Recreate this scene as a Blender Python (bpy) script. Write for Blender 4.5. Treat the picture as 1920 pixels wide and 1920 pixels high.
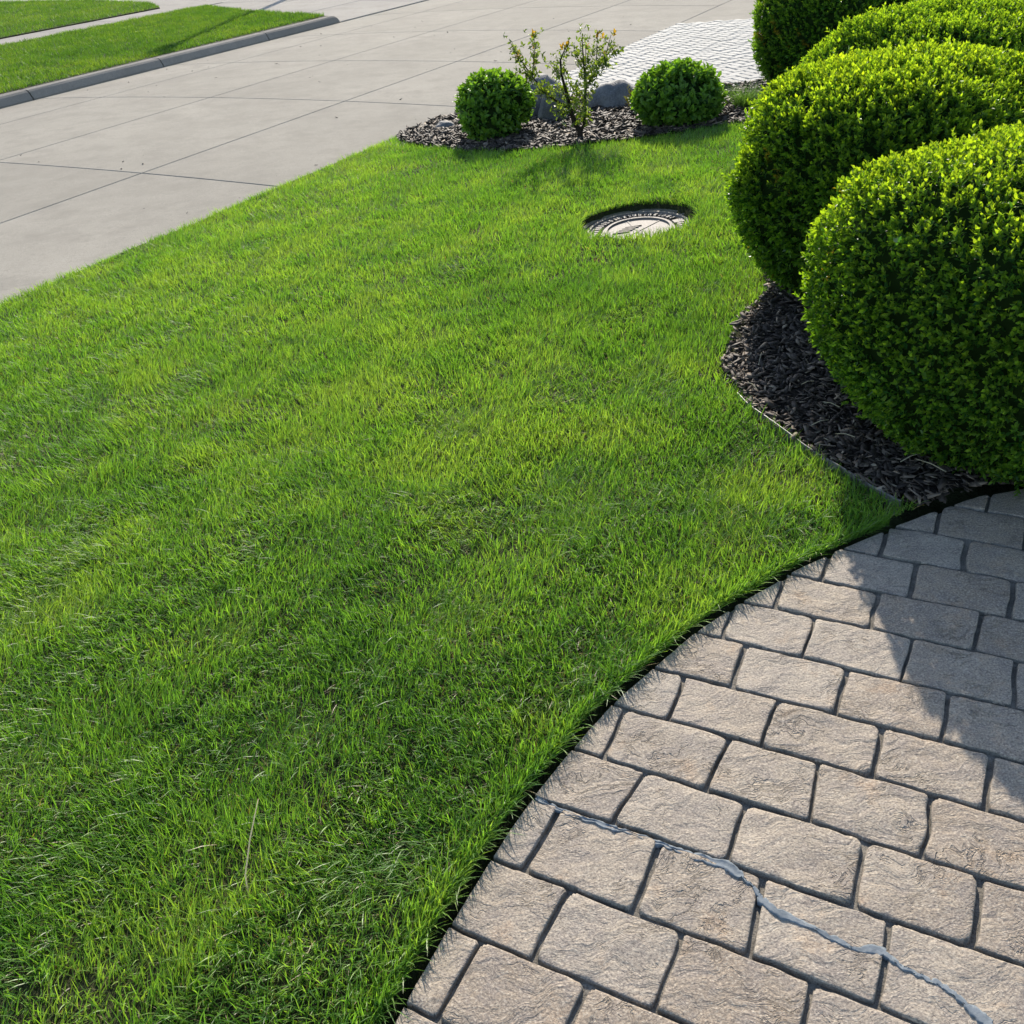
import bpy, bmesh, math, random
import numpy as np
from mathutils import Matrix, Vector, noise as mnoise

for o in list(bpy.data.objects):
    bpy.data.objects.remove(o, do_unlink=True)
R = math.radians
SC = bpy.context.scene
COL = SC.collection
rng = np.random.default_rng(11)
random.seed(5)

# ------------------------------------------------------------------ camera
cd = bpy.data.cameras.new('camera')
cam = bpy.data.objects.new('camera', cd)
COL.objects.link(cam)
CAM = Vector((0.0, 0.0, 2.0))                       # 2 m above the street, 1.6 m above the driveway
right = Vector((0.99561106, -0.05164824, -0.0780453))
down = Vector((-0.09358744, -0.54944935, -0.83026911))
fwd = Vector((0.0, 0.83392917, -0.55187148))
M = Matrix(((right.x, -down.x, -fwd.x, CAM.x), (right.y, -down.y, -fwd.y, CAM.y),
            (right.z, -down.z, -fwd.z, CAM.z), (0, 0, 0, 1)))
cam.matrix_world = M
cd.sensor_width = 36
cd.sensor_fit = 'HORIZONTAL'
cd.lens = 36 * 1780 / 1920
cd.clip_start = 0.05
cd.clip_end = 2000
SC.camera = cam
SC.render.resolution_x = SC.render.resolution_y = 1024

# ------------------------------------------------------------------ light
SUN_AZ, SUN_EL = R(6.0), R(27.5)                     # azimuth clockwise from +Y
w = bpy.data.worlds.new('World')
SC.world = w
w.use_nodes = True
nt = w.node_tree
nt.nodes.clear()
sky = nt.nodes.new('ShaderNodeTexSky')
sky.sky_type = 'NISHITA'
sky.sun_disc = False
sky.sun_elevation = SUN_EL
sky.sun_rotation = SUN_AZ
sky.air_density = 1.0
sky.dust_density = 0.6
bg = nt.nodes.new('ShaderNodeBackground')
bg.inputs['Strength'].default_value = 0.135
wo = nt.nodes.new('ShaderNodeOutputWorld')
nt.links.new(sky.outputs[0], bg.inputs[0])
nt.links.new(bg.outputs[0], wo.inputs[0])
sl = bpy.data.lights.new('sun', 'SUN')
sl.energy = 3.8
sl.angle = R(0.53)
sl.color = (1.0, 0.92, 0.79)
so = bpy.data.objects.new('sun', sl)
COL.objects.link(so)
SDIR = Vector((math.sin(SUN_AZ) * math.cos(SUN_EL), math.cos(SUN_AZ) * math.cos(SUN_EL), math.sin(SUN_EL)))
so.rotation_euler = SDIR.to_track_quat('Z', 'Y').to_euler()
so.location = SDIR * 30
vs = SC.view_settings
vs.view_transform = 'Standard'
vs.look = 'None'
vs.exposure = 1.0
vs.gamma = 1
vs.use_curve_mapping = False
SC.cycles.max_bounces = 4
SC.cycles.diffuse_bounces = 2
SC.cycles.glossy_bounces = 2
SC.cycles.transmission_bounces = 3
SC.cycles.use_adaptive_sampling = True
SC.cycles.adaptive_threshold = .02
SC.cycles.use_denoising = True
SC.cycles.sample_clamp_indirect = 6

# ------------------------------------------------------------------ frame of the place: a runs along the street, c across it
TH = R(30.828)
U = np.array([math.sin(TH), math.cos(TH)])
V = np.array([-math.cos(TH), math.sin(TH)])


def XY(a, c):
    return U[0] * a + V[0] * c, U[1] * a + V[1] * c


def AC(x, y):
    return U[0] * x + U[1] * y, V[0] * x + V[1] * y


def vhash(ix, iy, seed):
    h = (ix.astype(np.int64) * 374761393 + iy.astype(np.int64) * 668265263 + seed * 2147483647) & 0xffffffff
    h = ((h ^ (h >> 13)) * 1274126177) & 0xffffffff
    return ((h ^ (h >> 16)) & 0xffff) / 65535.0


def vn(x, y, seed=0):
    x = np.asarray(x, float)
    y = np.asarray(y, float)
    ix, iy = np.floor(x), np.floor(y)
    fx, fy = x - ix, y - iy
    fx = fx * fx * (3 - 2 * fx)
    fy = fy * fy * (3 - 2 * fy)
    a = vhash(ix, iy, seed)
    b = vhash(ix + 1, iy, seed)
    c = vhash(ix, iy + 1, seed)
    d = vhash(ix + 1, iy + 1, seed)
    return (a + (b - a) * fx) * (1 - fy) + (c + (d - c) * fx) * fy


def fbm(x, y, seed=0, o=3):
    s, am, t = 0, 1, 0
    for i in range(o):
        s = s + am * vn(x * 2 ** i + 17 * i, y * 2 ** i - 9 * i, seed + i)
        t += am
        am *= .5
    return s / t


def sstep(e0, e1, x):
    t = np.clip((x - e0) / (e1 - e0), 0, 1)
    return t * t * (3 - 2 * t)


def S(x, y):
    """height of the front yard: level by the driveway, falling gently to the street"""
    c = V[0] * np.asarray(x, float) + V[1] * np.asarray(y, float)
    t = np.clip((c + .5) / 5.9, 0, 1)
    return np.where(c > -.5, .42 - .30 * t ** 1.3, .42 + .02 * (-.5 - c))


def inpoly(x, y, poly):
    x = np.asarray(x, float)
    y = np.asarray(y, float)
    r = np.zeros(x.shape, bool)
    n = len(poly)
    j = n - 1
    for i in range(n):
        xi, yi = poly[i]
        xj, yj = poly[j]
        if yi != yj:
            k = ((yi > y) != (yj > y)) & (x < (xj - xi) * (y - yi) / (yj - yi) + xi)
            r ^= k
        j = i
    return r


# driveway edge, in p = -c and q = a (metres)
EDGE = [(-.70, -3.0), (-.699, .618), (-.706, .691), (-.709, .788), (-.709, .852), (-.709, .958), (-.706, 1.064), (-.699, 1.161),
        (-.689, 1.237), (-.679, 1.314), (-.67, 1.381), (-.654, 1.461), (-.608, 1.619), (-.561, 1.763), (-.492, 1.921),
        (-.442, 2.008), (-.391, 2.109), (-.312, 2.228), (-.215, 2.365), (-.17, 2.422), (-.08, 2.534), (.001, 2.627),
        (.119, 2.718), (.4, 2.86), (.9, 2.99), (1.7, 3.06), (3.0, 3.08)]
EP = np.array([e[0] for e in EDGE])
EQ = np.array([e[1] for e in EDGE])


def edge_p(q):
    return np.interp(q, EQ, EP, right=9.0)


def drive_side(x, y):
    """> 0 on the driveway, metres (roughly) from its edge"""
    q, c = AC(x, y)
    p = -c
    best = np.full(np.shape(p), 9.)
    for (p0, q0), (p1, q1) in zip(EDGE[:-1], EDGE[1:]):
        dx, dy = p1 - p0, q1 - q0
        t = np.clip(((p - p0) * dx + (q - q0) * dy) / (dx * dx + dy * dy), 0, 1)
        best = np.minimum(best, np.hypot(p - p0 - t * dx, q - q0 - t * dy))
    return np.where(p > edge_p(q), best, -best)


BED = [(1.119, 2.25), (1.007, 2.492), (.958, 2.641), (.896, 2.833), (.86, 3.021), (.854, 3.261), (.861, 3.34), (.933, 3.51),
       (1.039, 3.777), (1.239, 4.045), (1.42, 5.0), (1.72, 6.2), (1.98, 7.2), (2.03, 7.6), (1.663, 7.63), (1.329, 7.601),
       (.961, 7.62), (.673, 7.644), (.264, 7.776), (-.203, 8.185), (-.434, 8.496), (-.657, 8.85)]
BED += [XY(a, c) for a, c in ((7.6, 5.40), (8.75, 5.38), (9.1, 4.9), (9.3, 3.9), (9.12, 2.6), (9.75, 2.2), (9.85, 1.0), (9.9, -2.5), (2.6, -2.5), (2.55, -.1))]
MH = (0.885, 5.46)                                   # manhole centre


# ------------------------------------------------------------------ mesh helpers
def link(o, parent=None, **props):
    COL.objects.link(o)
    if parent is not None:
        o.parent = parent
    for k, v in props.items():
        o[k] = v
    return o


def meshdata(name, verts, faces, mat, smooth=False, col=None):
    me = bpy.data.meshes.new(name)
    verts = np.asarray(verts, dtype=np.float32).reshape(-1, 3)
    if isinstance(faces, np.ndarray):
        nv = faces.shape[1]
        nf = len(faces)
        me.vertices.add(len(verts))
        me.vertices.foreach_set('co', verts.ravel())
        me.loops.add(nf * nv)
        me.loops.foreach_set('vertex_index', faces.astype(np.int32).ravel())
        me.polygons.add(nf)
        me.polygons.foreach_set('loop_start', np.arange(0, nf * nv, nv, dtype=np.int32))
        me.update(calc_edges=True)
    else:
        me.from_pydata(verts.tolist(), [], faces)
    if col is not None:
        col = np.asarray(col, dtype=np.float32)
        at = me.color_attributes.new('Col', 'FLOAT_COLOR', 'POINT')
        c4 = np.ones((len(verts), 4), np.float32)
        c4[:, :3] = col
        at.data.foreach_set('color', c4.ravel())
    if smooth:
        me.polygons.foreach_set('use_smooth', np.ones(len(me.polygons), bool))
    if mat:
        me.materials.append(mat)
    me.validate()
    return me


def mesh(name, verts, faces, mat, parent=None, smooth=False, col=None, **props):
    o = bpy.data.objects.new(name, meshdata(name, verts, faces, mat, smooth, col))
    return link(o, parent, **props)


def empty(name, loc, **props):
    o = bpy.data.objects.new(name, None)
    o.location = loc
    o.empty_display_size = .1
    return link(o, None, **props)


def gridfaces(nu, nv, flip=False):
    i, j = np.meshgrid(np.arange(nu - 1), np.arange(nv - 1), indexing='ij')
    a = (i * nv + j).ravel()
    f = np.stack([a, a + nv, a + nv + 1, a + 1], 1)
    return f[:, ::-1] if flip else f


def tube(pts, rad, n=7):
    pts = [Vector(p) for p in pts]
    vs_, fs = [], []
    for k, p in enumerate(pts):
        d = (pts[min(k + 1, len(pts) - 1)] - pts[max(k - 1, 0)]).normalized()
        x = d.orthogonal().normalized()
        if k and abs(d.dot(px_)) < .99:
            x = (px_ - d * px_.dot(d)).normalized()
        px_ = x
        y = d.cross(x)
        r = rad[k] if hasattr(rad, '__len__') else rad
        for i in range(n):
            t = 2 * math.pi * i / n
            vs_.append(p + (x * math.cos(t) + y * math.sin(t)) * r)
        if k:
            b = (k - 1) * n
            for i in range(n):
                fs.append((b + i, b + (i + 1) % n, b + n + (i + 1) % n, b + n + i))
    fs.append(tuple(range(n - 1, -1, -1)))
    fs.append(tuple(range(len(vs_) - n, len(vs_))))
    return [tuple(v) for v in vs_], fs


def lathe(profile, n=48):
    vs_, fs = [], []
    for r, z in profile:
        for i in range(n):
            t = 2 * math.pi * i / n
            vs_.append((r * math.cos(t), r * math.sin(t), z))
    for k in range(len(profile) - 1):
        for i in range(n):
            fs.append((k * n + i, k * n + (i + 1) % n, (k + 1) * n + (i + 1) % n, (k + 1) * n + i))
    return vs_, fs


class Join:
    def __init__(self):
        self.v, self.f = [], []

    def add(self, v, f):
        b = len(self.v)
        self.v += [tuple(x) for x in v]
        self.f += [tuple(b + i for i in q) for q in f]

    def box(self, x0, x1, y0, y1, z0, z1):
        self.add([(x0, y0, z0), (x1, y0, z0), (x1, y1, z0), (x0, y1, z0), (x0, y0, z1), (x1, y0, z1), (x1, y1, z1), (x0, y1, z1)],
                 [(3, 2, 1, 0), (4, 5, 6, 7), (0, 1, 5, 4), (1, 2, 6, 5), (2, 3, 7, 6), (3, 0, 4, 7)])


# ------------------------------------------------------------------ materials
class N:
    def __init__(self, name):
        self.m = bpy.data.materials.new(name)
        self.m.use_nodes = True
        self.t = self.m.node_tree
        self.t.nodes.clear()
        self.out = self.t.nodes.new('ShaderNodeOutputMaterial')

    def n(self, typ, ins=None, **kw):
        k = self.t.nodes.new('ShaderNode' + typ)
        for a, v in kw.items():
            setattr(k, a, v)
        for a, v in (ins or {}).items():
            if hasattr(v, 'is_linked') or isinstance(v, bpy.types.NodeSocket):
                self.t.links.new(v, k.inputs[a])
            else:
                k.inputs[a].default_value = v
        return k

    def noise(self, vec, scale, detail=4, rough=.6):
        return self.n('TexNoise', {'Vector': vec, 'Scale': scale, 'Detail': detail, 'Roughness': rough}).outputs[0]

    def ramp(self, fac, stops, interp='LINEAR'):
        r = self.n('ValToRGB', {0: fac})
        r.color_ramp.interpolation = interp
        e = r.color_ramp.elements
        while len(e) < len(stops):
            e.new(.5)
        for k, (p, c) in enumerate(stops):
            e[k].position = p
            e[k].color = (c, c, c, 1) if isinstance(c, (int, float)) else (*c, 1)
        return r.outputs[0]

    def mix(self, fac, a, b, mode='MIX'):
        k = self.n('Mix', data_type='RGBA', blend_type=mode)
        for i, v in ((0, fac), (6, a), (7, b)):
            if isinstance(v, bpy.types.NodeSocket):
                self.t.links.new(v, k.inputs[i])
            else:
                k.inputs[i].default_value = v if isinstance(v, (int, float)) else (*v, 1)
        return k.outputs[2]

    def math(self, op, a, b=0.0):
        return self.n('Math', {0: a, 1: b}, operation=op).outputs[0]

    def bump(self, h, strength, dist):
        return self.n('Bump', {'Height': h, 'Strength': strength, 'Distance': dist}).outputs[0]

    def pos(self):
        return self.n('NewGeometry').outputs['Position']

    def objc(self):
        return self.n('TexCoord').outputs['Object']

    def done(self, sh):
        self.t.links.new(sh, self.out.inputs[0])
        return self.m

    def pbr(self, col, rough=.8, spec=.4, normal=None):
        ins = {'Base Color': col if isinstance(col, bpy.types.NodeSocket) else (*col, 1), 'Roughness': rough, 'Specular IOR Level': spec}
        if normal is not None:
            ins['Normal'] = normal
        return self.done(self.n('BsdfPrincipled', ins).outputs[0])


def leaf_mat(name, trans=.5, gloss=.12, rough=.4, tint=(1.25, 1.25, .5)):
    k = N(name)
    c = k.n('Attribute', attribute_name='Col').outputs['Color']
    d = k.n('BsdfDiffuse', {'Color': c}).outputs[0]
    tc = k.mix(1.0, c, tint, 'MULTIPLY')
    t = k.n('BsdfTranslucent', {'Color': tc}).outputs[0]
    m = k.n('MixShader', {0: trans, 1: d, 2: t}).outputs[0]
    g = k.n('BsdfGlossy', {'Color': (1, 1, 1, 1), 'Roughness': rough}).outputs[0]
    fr = k.n('Fresnel', {'IOR': 1.42}).outputs[0]
    f2 = k.math('MULTIPLY', fr, gloss)
    f2 = k.n('Clamp', {0: f2, 2: .06}).outputs[0]
    return k.done(k.n('MixShader', {0: f2, 1: m, 2: g}).outputs[0])


def vcol_mat(name, rough=.85, spec=.3):
    k = N(name)
    c = k.n('Attribute', attribute_name='Col').outputs['Color']
    return k.pbr(c, rough, spec)


def concrete(name, base=(.40, .385, .36), dirt=.8, fine=260., rough=.75, spec=.12):
    k = N(name)
    p = k.pos()
    n1 = k.noise(p, .55, 5, .6)
    n2 = k.noise(p, 6, 5, .65)
    n3 = k.noise(p, fine, 2, .5)
    c = k.mix(k.ramp(n1, [(.3, 0), (.72, 1)]), tuple(b * dirt for b in base), base)
    c = k.mix(k.ramp(n2, [(.3, 0), (.7, .35)]), c, tuple(b * 1.12 for b in base))
    c = k.mix(k.ramp(n3, [(.32, .45), (.5, 0), (.68, 0)]), c, tuple(b * .55 for b in base))
    c = k.mix(k.ramp(n3, [(.55, 0), (.75, .35)]), c, tuple(min(1, b * 1.5) for b in base))
    c = k.mix(1.0, c, k.ramp(k.n('ObjectInfo').outputs['Random'], [(0, .87), (1, 1.0)]), 'MULTIPLY')
    n5 = k.noise(p, 2.1, 7, .72)
    c = k.mix(k.ramp(n5, [(.36, .75), (.52, 0)]), c, tuple(b * .72 for b in base))
    n6 = k.noise(p, 28, 4, .7)
    c = k.mix(k.ramp(n6, [(.32, .5), (.45, 0)]), c, tuple(b * .66 for b in base))
    h = k.math('ADD', k.math('MULTIPLY', n3, .4), n2)
    return k.pbr(c, rough, spec, k.bump(h, .35, .004))


def soil(name, base):
    k = N(name)
    p = k.pos()
    n1 = k.noise(p, 14, 6, .7)
    n2 = k.noise(p, 90, 4, .7)
    c = k.mix(k.ramp(n1, [(.3, 0), (.7, 1)]), tuple(b * .55 for b in base), tuple(b * 1.3 for b in base))
    return k.pbr(c, .95, .15, k.bump(k.math('ADD', n1, n2), .8, .02))


def stone_mat():
    """stamped, tinted concrete: warm grey with fine salt-and-pepper grain, slate-like ridges and rusty stains"""
    k = N('stamped_stone')
    p = k.pos()
    rnd = k.n('ObjectInfo').outputs['Random']
    off = k.n('VectorMath', {0: p, 1: k.n('CombineXYZ', {0: k.math('MULTIPLY', rnd, 37.), 1: k.math('MULTIPLY', rnd, 11.)}).outputs[0]}, operation='ADD').outputs[0]
    n1 = k.noise(off, 5, 5, .6)
    n2 = k.noise(off, 22, 5, .65)
    n3 = k.noise(p, 230, 2, .6)
    n4 = k.noise(p, 110, 3, .7)
    warp = k.n('TexNoise', {'Vector': off, 'Scale': 9., 'Detail': 3.}).outputs[1]
    wv = k.n('VectorMath', {0: off, 1: k.n('VectorMath', {0: warp, 3: .16}, operation='SCALE').outputs[0]}, operation='ADD').outputs[0]
    rid = k.n('TexNoise', {'Vector': k.n('VectorMath', {0: wv, 1: (9, 26, 9)}, operation='MULTIPLY').outputs[0], 'Scale': 1., 'Detail': 5., 'Roughness': .62}).outputs[0]
    crk = k.math('ABSOLUTE', k.math('SUBTRACT', rid, .5))
    crk = k.ramp(crk, [(0, 0), (.03, 1)])
    area = k.ramp(k.noise(off, 7, 2), [(.5, 0), (.62, 1)])
    crk = k.mix(area, (1, 1, 1), crk)
    c = k.mix(k.ramp(n1, [(.3, 0), (.7, 1)]), (.22, .172, .128), (.36, .294, .222))
    c = k.mix(k.ramp(rnd, [(0, 0), (.5, .1), (1, .65)]), c, (.325, .285, .238))
    rn2 = k.math('FRACT', k.math('MULTIPLY', rnd, 7.31))
    c = k.mix(k.ramp(rn2, [(0, .55), (.45, 0)]), c, (.235, .172, .118))
    c = k.mix(k.ramp(n2, [(.38, .55), (.55, 0)]), c, (.20, .165, .145))
    c = k.mix(k.ramp(k.noise(off, 11, 4), [(.58, 0), (.78, .6)]), c, (.36, .225, .13))
    c = k.mix(k.ramp(n4, [(.28, .6), (.42, 0)]), c, (.13, .105, .085))
    c = k.mix(k.ramp(n3, [(.52, 0), (.70, .55)]), c, (.54, .46, .36))
    c = k.mix(k.ramp(n3, [(.32, .75), (.46, 0)]), c, (.11, .09, .075))
    h = k.math('ADD', k.math('MULTIPLY', rid, 1.1), k.math('MULTIPLY', n4, .22))
    h = k.math('ADD', h, k.math('MULTIPLY', crk, .5))
    h = k.math('ADD', h, k.math('MULTIPLY', n3, .12))
    return k.pbr(c, .7, .3, k.bump(h, .85, .009))


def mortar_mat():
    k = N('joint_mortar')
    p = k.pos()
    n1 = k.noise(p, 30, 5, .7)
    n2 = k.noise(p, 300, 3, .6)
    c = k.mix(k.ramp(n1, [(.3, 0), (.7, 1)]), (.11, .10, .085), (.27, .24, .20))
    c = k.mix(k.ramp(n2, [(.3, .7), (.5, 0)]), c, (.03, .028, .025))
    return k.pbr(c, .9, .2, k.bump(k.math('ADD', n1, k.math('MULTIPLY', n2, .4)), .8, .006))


def granite_mat():
    k = N('granite')
    p = k.objc()
    n1 = k.noise(p, 6, 6, .7)
    n2 = k.noise(p, 70, 3, .7)
    c = k.mix(k.ramp(n1, [(.35, 0), (.65, 1)]), (.09, .088, .09), (.19, .18, .17))
    c = k.mix(k.ramp(n2, [(.55, 0), (.7, .6)]), c, (.30, .29, .28))
    c = k.mix(k.ramp(n2, [(.3, .7), (.45, 0)]), c, (.06, .06, .07))
    return k.pbr(c, .75, .35, k.bump(k.math('ADD', n1, k.math('MULTIPLY', n2, .3)), .6, .02))


M_ROAD = concrete('street_concrete', (.350, .314, .258), .74, 150., .95, .08)
M_WALK = concrete('walk_concrete', (.36, .325, .28), .84, 150., .95, .08)
M_KERB = concrete('kerb_concrete', (.27, .245, .212), .72, 120., .95, .08)
M_GROUND = soil('ground_earth', (.07, .085, .03))
M_SOIL = soil('lawn_soil', (.045, .05, .02))
M_MULCH = soil('mulch_earth', (.03, .024, .02))
M_STONE = stone_mat()
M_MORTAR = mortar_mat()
M_GRANITE = granite_mat()
M_GRASS = leaf_mat('grass_blades', .52, .045, .5, (1.42, 1.46, .5))
M_BOX = leaf_mat('boxwood_leaves', .58, .25, .4, (1.65, 1.6, .45))
M_EUO = leaf_mat('shrub_leaves', .5, .4, .38, (1.6, 1.6, .45))
M_CHIP = vcol_mat('bark_chips', .72, .3)
M_DRY = leaf_mat('dry_straw', .25, .08, .5, (1, 1, .9))
M_BARK = soil('bark', (.04, .03, .024))
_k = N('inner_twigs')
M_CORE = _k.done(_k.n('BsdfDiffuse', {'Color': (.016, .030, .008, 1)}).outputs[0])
M_PAVER = concrete('pale_pavers', (.42, .40, .365), .82, 60., .8, .15)


def sealant_mat():
    k = N('blue_grey_sealant')
    p = k.pos()
    n1 = k.noise(p, 40, 4, .6)
    c = k.mix(k.ramp(n1, [(.35, 0), (.65, 1)]), (.125, .145, .162), (.20, .22, .235))
    return k.pbr(c, .75, .15, k.bump(k.noise(p, 55, 3), .5, .004))


def lid_mat():
    k = N('cast_lid')
    p = k.pos()
    n1 = k.noise(p, 25, 5, .7)
    n2 = k.noise(p, 200, 3, .6)
    c = k.mix(k.ramp(n1, [(.35, 0), (.65, 1)]), (.15, .122, .102), (.235, .195, .165))
    c = k.mix(k.ramp(n2, [(.3, .5), (.5, 0)]), c, (.14, .12, .11))
    return k.pbr(c, .7, .4, k.bump(n2, .3, .002))


M_SEAL = sealant_mat()
M_LID = lid_mat()
_k = N('recess_dirt')
M_DARK = _k.pbr((.018, .015, .013), .95, .1)
_k = N('edging_plastic')
M_EDGING = _k.pbr(_k.mix(_k.ramp(_k.noise(_k.pos(), 60, 4), [(.4, 0), (.7, 1)]), (.055, .045, .04), (.16, .15, .14)), .38, .5)
_k = N('painted_metal')
M_METAL = _k.pbr(_k.mix(_k.noise(_k.pos(), 9), (.03, .035, .03), (.06, .06, .055)), .4, .5)
_k = N('lamp_glass')
M_LAMP = _k.pbr((.7, .7, .66), .25, .5)

# ------------------------------------------------------------------ ground and street
gs = 400.
mesh('ground', [(-gs, -gs, -.12), (gs, -gs, -.12), (gs, gs, -.12), (-gs, gs, -.12)], [(0, 1, 2, 3)], M_GROUND, kind='structure')

C_NEAR, C_KERB = 5.43, 12.58


def road_z(c):
    return .055 * np.clip(1 - ((np.asarray(c, float) - 9.0) / 3.58) ** 2, 0, 1)


def slab_mesh(name, a0, a1, c0, c1, mat, parent, zf, thick=.09, n=7, gap=.006):
    a0, a1, c0, c1 = a0 + gap, a1 - gap, c0 + gap, c1 - gap
    cs = np.linspace(c0, c1, n)
    vs_, fs = [], []
    b = .006
    rows = [(a0, -thick), (a0, -b), (a0 + b, 0), (a1 - b, 0), (a1, -b), (a1, -thick)]
    cols = [(c0, -thick), (c0, -b)] + [(c, 0) for c in np.linspace(c0 + b, c1 - b, n)] + [(c1, -b), (c1, -thick)]
    for a, da in rows:
        for c, dc in cols:
            x, y = XY(a, c)
            vs_.append((x, y, float(zf(a, c)) + min(da, dc)))
    return mesh(name, vs_, gridfaces(len(rows), len(cols), True).tolist(), mat, parent)


road = mesh('road', [(*XY(a, c), -.06) for a, c in ((-14, C_NEAR), (70, C_NEAR), (70, C_KERB + .3), (-14, C_KERB + .3))], [(0, 3, 2, 1)], M_DARK, kind='structure')
a_lines = [-14, -9, -6, -3, .2, 3.2, 6.26, 9.4, 11.95, 14.65, 17.35, 20.3, 23.2, 26.2, 30, 36, 44, 54, 70]
c_lines = [C_NEAR, 7.33, 9.41, 11.35, C_KERB]
for i in range(len(a_lines) - 1):
    for j in range(4):
        slab_mesh('slab', a_lines[i], a_lines[i + 1], c_lines[j], c_lines[j + 1], M_ROAD, road, lambda a, c: road_z(c), gap=.005 if j else .0065)

# concrete beyond the paver drive (the street corner)
corner = mesh('street_corner', [(*XY(a, c), -.055) for a, c in ((15.3, -30), (70, -30), (70, C_NEAR - .01), (15.3, C_NEAR - .01))], [(0, 3, 2, 1)], M_DARK, kind='structure')
for a0, a1 in ((15.34, 19.0), (19.0, 24.0), (24.0, 40.0)):
    for c0, c1 in ((-30, -12), (-12, -6), (-6, -2.4), (-2.4, 1.6), (1.6, C_NEAR - .01)):
        slab_mesh('slab', a0, a1, c0, c1, M_ROAD, corner, lambda a, c: .005, n=3)

# kerb of the far side, poured in lengths
kerb = empty('kerb', (*XY(11.7, 12.7), 0), kind='structure')


def kerb_piece(a0, a1, end_round=False):
    prof = [(0, -.05), (.0, .02), (.045, .105), (.075, .126), (.10, .130), (.22, .130), (.235, .12), (.235, -.05)]
    ns = 8
    vs_, fs = [], []
    ks = list(np.linspace(a0 + .012, a1 - .012, ns))
    if end_round:
        ks += [a1 + .06, a1 + .12, a1 + .17]
    for k, a in enumerate(ks):
        fz = 1.0
        if end_round and k >= ns:
            fz = (.93, .7, .18)[k - ns]
        for dc, z in prof:
            wob = .012 * (vn(a * 3., dc * 30 + 5, 3) - .5)
            x, y = XY(a, C_KERB + .004 + dc + wob)
            vs_.append((x, y, (z if z < 0 else z * fz + .006 * (float(vn(a * 2.2, dc * 9, 8)) - .5))))
    m = len(prof)
    for k in range(len(ks) - 1):
        for i in range(m - 1):
            b = k * m + i
            fs.append((b, b + 1, b + m + 1, b + m))
    fs.append(tuple(range(m - 1, -1, -1)))
    fs.append(tuple(range((len(ks) - 1) * m, len(ks) * m)))
    o = mesh('kerb_stone', vs_, fs, M_KERB, kerb)
    o.matrix_parent_inverse = kerb.matrix_basis.inverted()
    return o


for a0, a1 in ((0.0, 3.1), (3.1, 6.3), (6.3, 9.28), (9.28, 11.75), (11.75, 14.3)):
    kerb_piece(a0, a1)
kerb_piece(14.3, 16.28, True)

# far verge, pavement, far lawn, apron
ZV = .135


def sheet(name, poly_ac, z, mat, **props):
    vs_ = [(*XY(a, c), z) for a, c in poly_ac]
    return mesh(name, vs_, [tuple(range(len(vs_)))], mat, **props)


VERGE = [(-6, C_KERB + .235), (16.35, C_KERB + .235), (16.7, 13.6), (17.6, 16.0), (18.9, 18.35), (-6, 18.35)]
FARLAWN = [(-6, 19.55), (18.6, 19.55), (19.7, 20.95), (21.0, 24.6), (21.8, 30), (-6, 30)]


def solid(name, poly_ac, z0, z1, mat, **props):
    n = len(poly_ac)
    vs_ = [(*XY(a, c), z1) for a, c in poly_ac] + [(*XY(a, c), z0) for a, c in poly_ac]
    fs = [tuple(range(n))] + [(i, i + n, (i + 1) % n + n, (i + 1) % n) for i in range(n)]
    return mesh(name, vs_, fs, mat, **props)


solid('verge', VERGE, -.1, ZV - .01, M_SOIL, kind='structure')
solid('far_lawn', FARLAWN, -.1, ZV + .01, M_SOIL, kind='structure')
walk = sheet('sidewalk', [(-6, 18.3), (19.4, 18.3), (19.4, 19.6), (-6, 19.6)], .05, M_DARK, kind='structure')
for k in range(17):
    slab_mesh('slab', -6 + k * 1.5, -4.5 + k * 1.5, 18.36, 19.54, M_WALK, walk, lambda a, c: ZV - .012, n=2)
apron = sheet('apron', [(16.36, C_KERB + .02), (70, C_KERB + .02), (70, 60), (16.36, 60)], -.02, M_DARK, kind='structure')
for i, (a0, a1) in enumerate(((16.42, 19.4), (19.4, 22.4), (22.4, 25.4), (25.4, 29), (29, 40), (40, 70))):
    for c0, c1 in ((C_KERB + .05, 14.2), (14.2, 16.2), (16.2, 18.35), (18.35, 19.55), (19.55, 22.5), (22.5, 26), (26, 34), (34, 60)):
        slab_mesh('slab', a0, a1, c0, c1, M_WALK, apron,
                  lambda a, c: .012 + .10 * float(sstep(12.6, 15.5, np.array(c))), n=4, gap=.008)

# ------------------------------------------------------------------ front yard: earth under the lawn and the beds
aa = np.arange(-3.0, 11.01, .06)
cc = np.concatenate([np.arange(-4.0, 5.36, .06), [5.385, 5.40, 5.404]])
A_, C_ = np.meshgrid(aa, cc, indexing='ij')
X_, Y_ = XY(A_, C_)
ds = drive_side(X_, Y_)
bed_in = inpoly(X_, Y_, BED)
Z_ = S(X_, Y_) + .022 * (fbm(X_ * 1.6, Y_ * 1.6, 4) - .5) * (ds < -.2)
Z_ = np.where(bed_in, S(X_, Y_) - .03, Z_)
Z_ = Z_ - .05 * sstep(-.07, -.02, ds)
Z_ = np.where(ds > 0, S(X_, Y_) - .12, Z_)
Z_ = np.where(np.hypot(X_ - MH[0], Y_ - MH[1]) < .335, S(X_, Y_) - .09, Z_)
Z_[:, -1] = -.06
keep = ~((A_ > 7.25) & ~bed_in & (C_ > -2.5)) & (A_ < 9.9)
f = gridfaces(len(aa), len(cc), True)
f = f[keep.ravel()[f].all(1)]
mesh('lawn', np.stack([X_, Y_, Z_], -1).reshape(-1, 3), f, M_SOIL, smooth=True, kind='structure')

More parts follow.
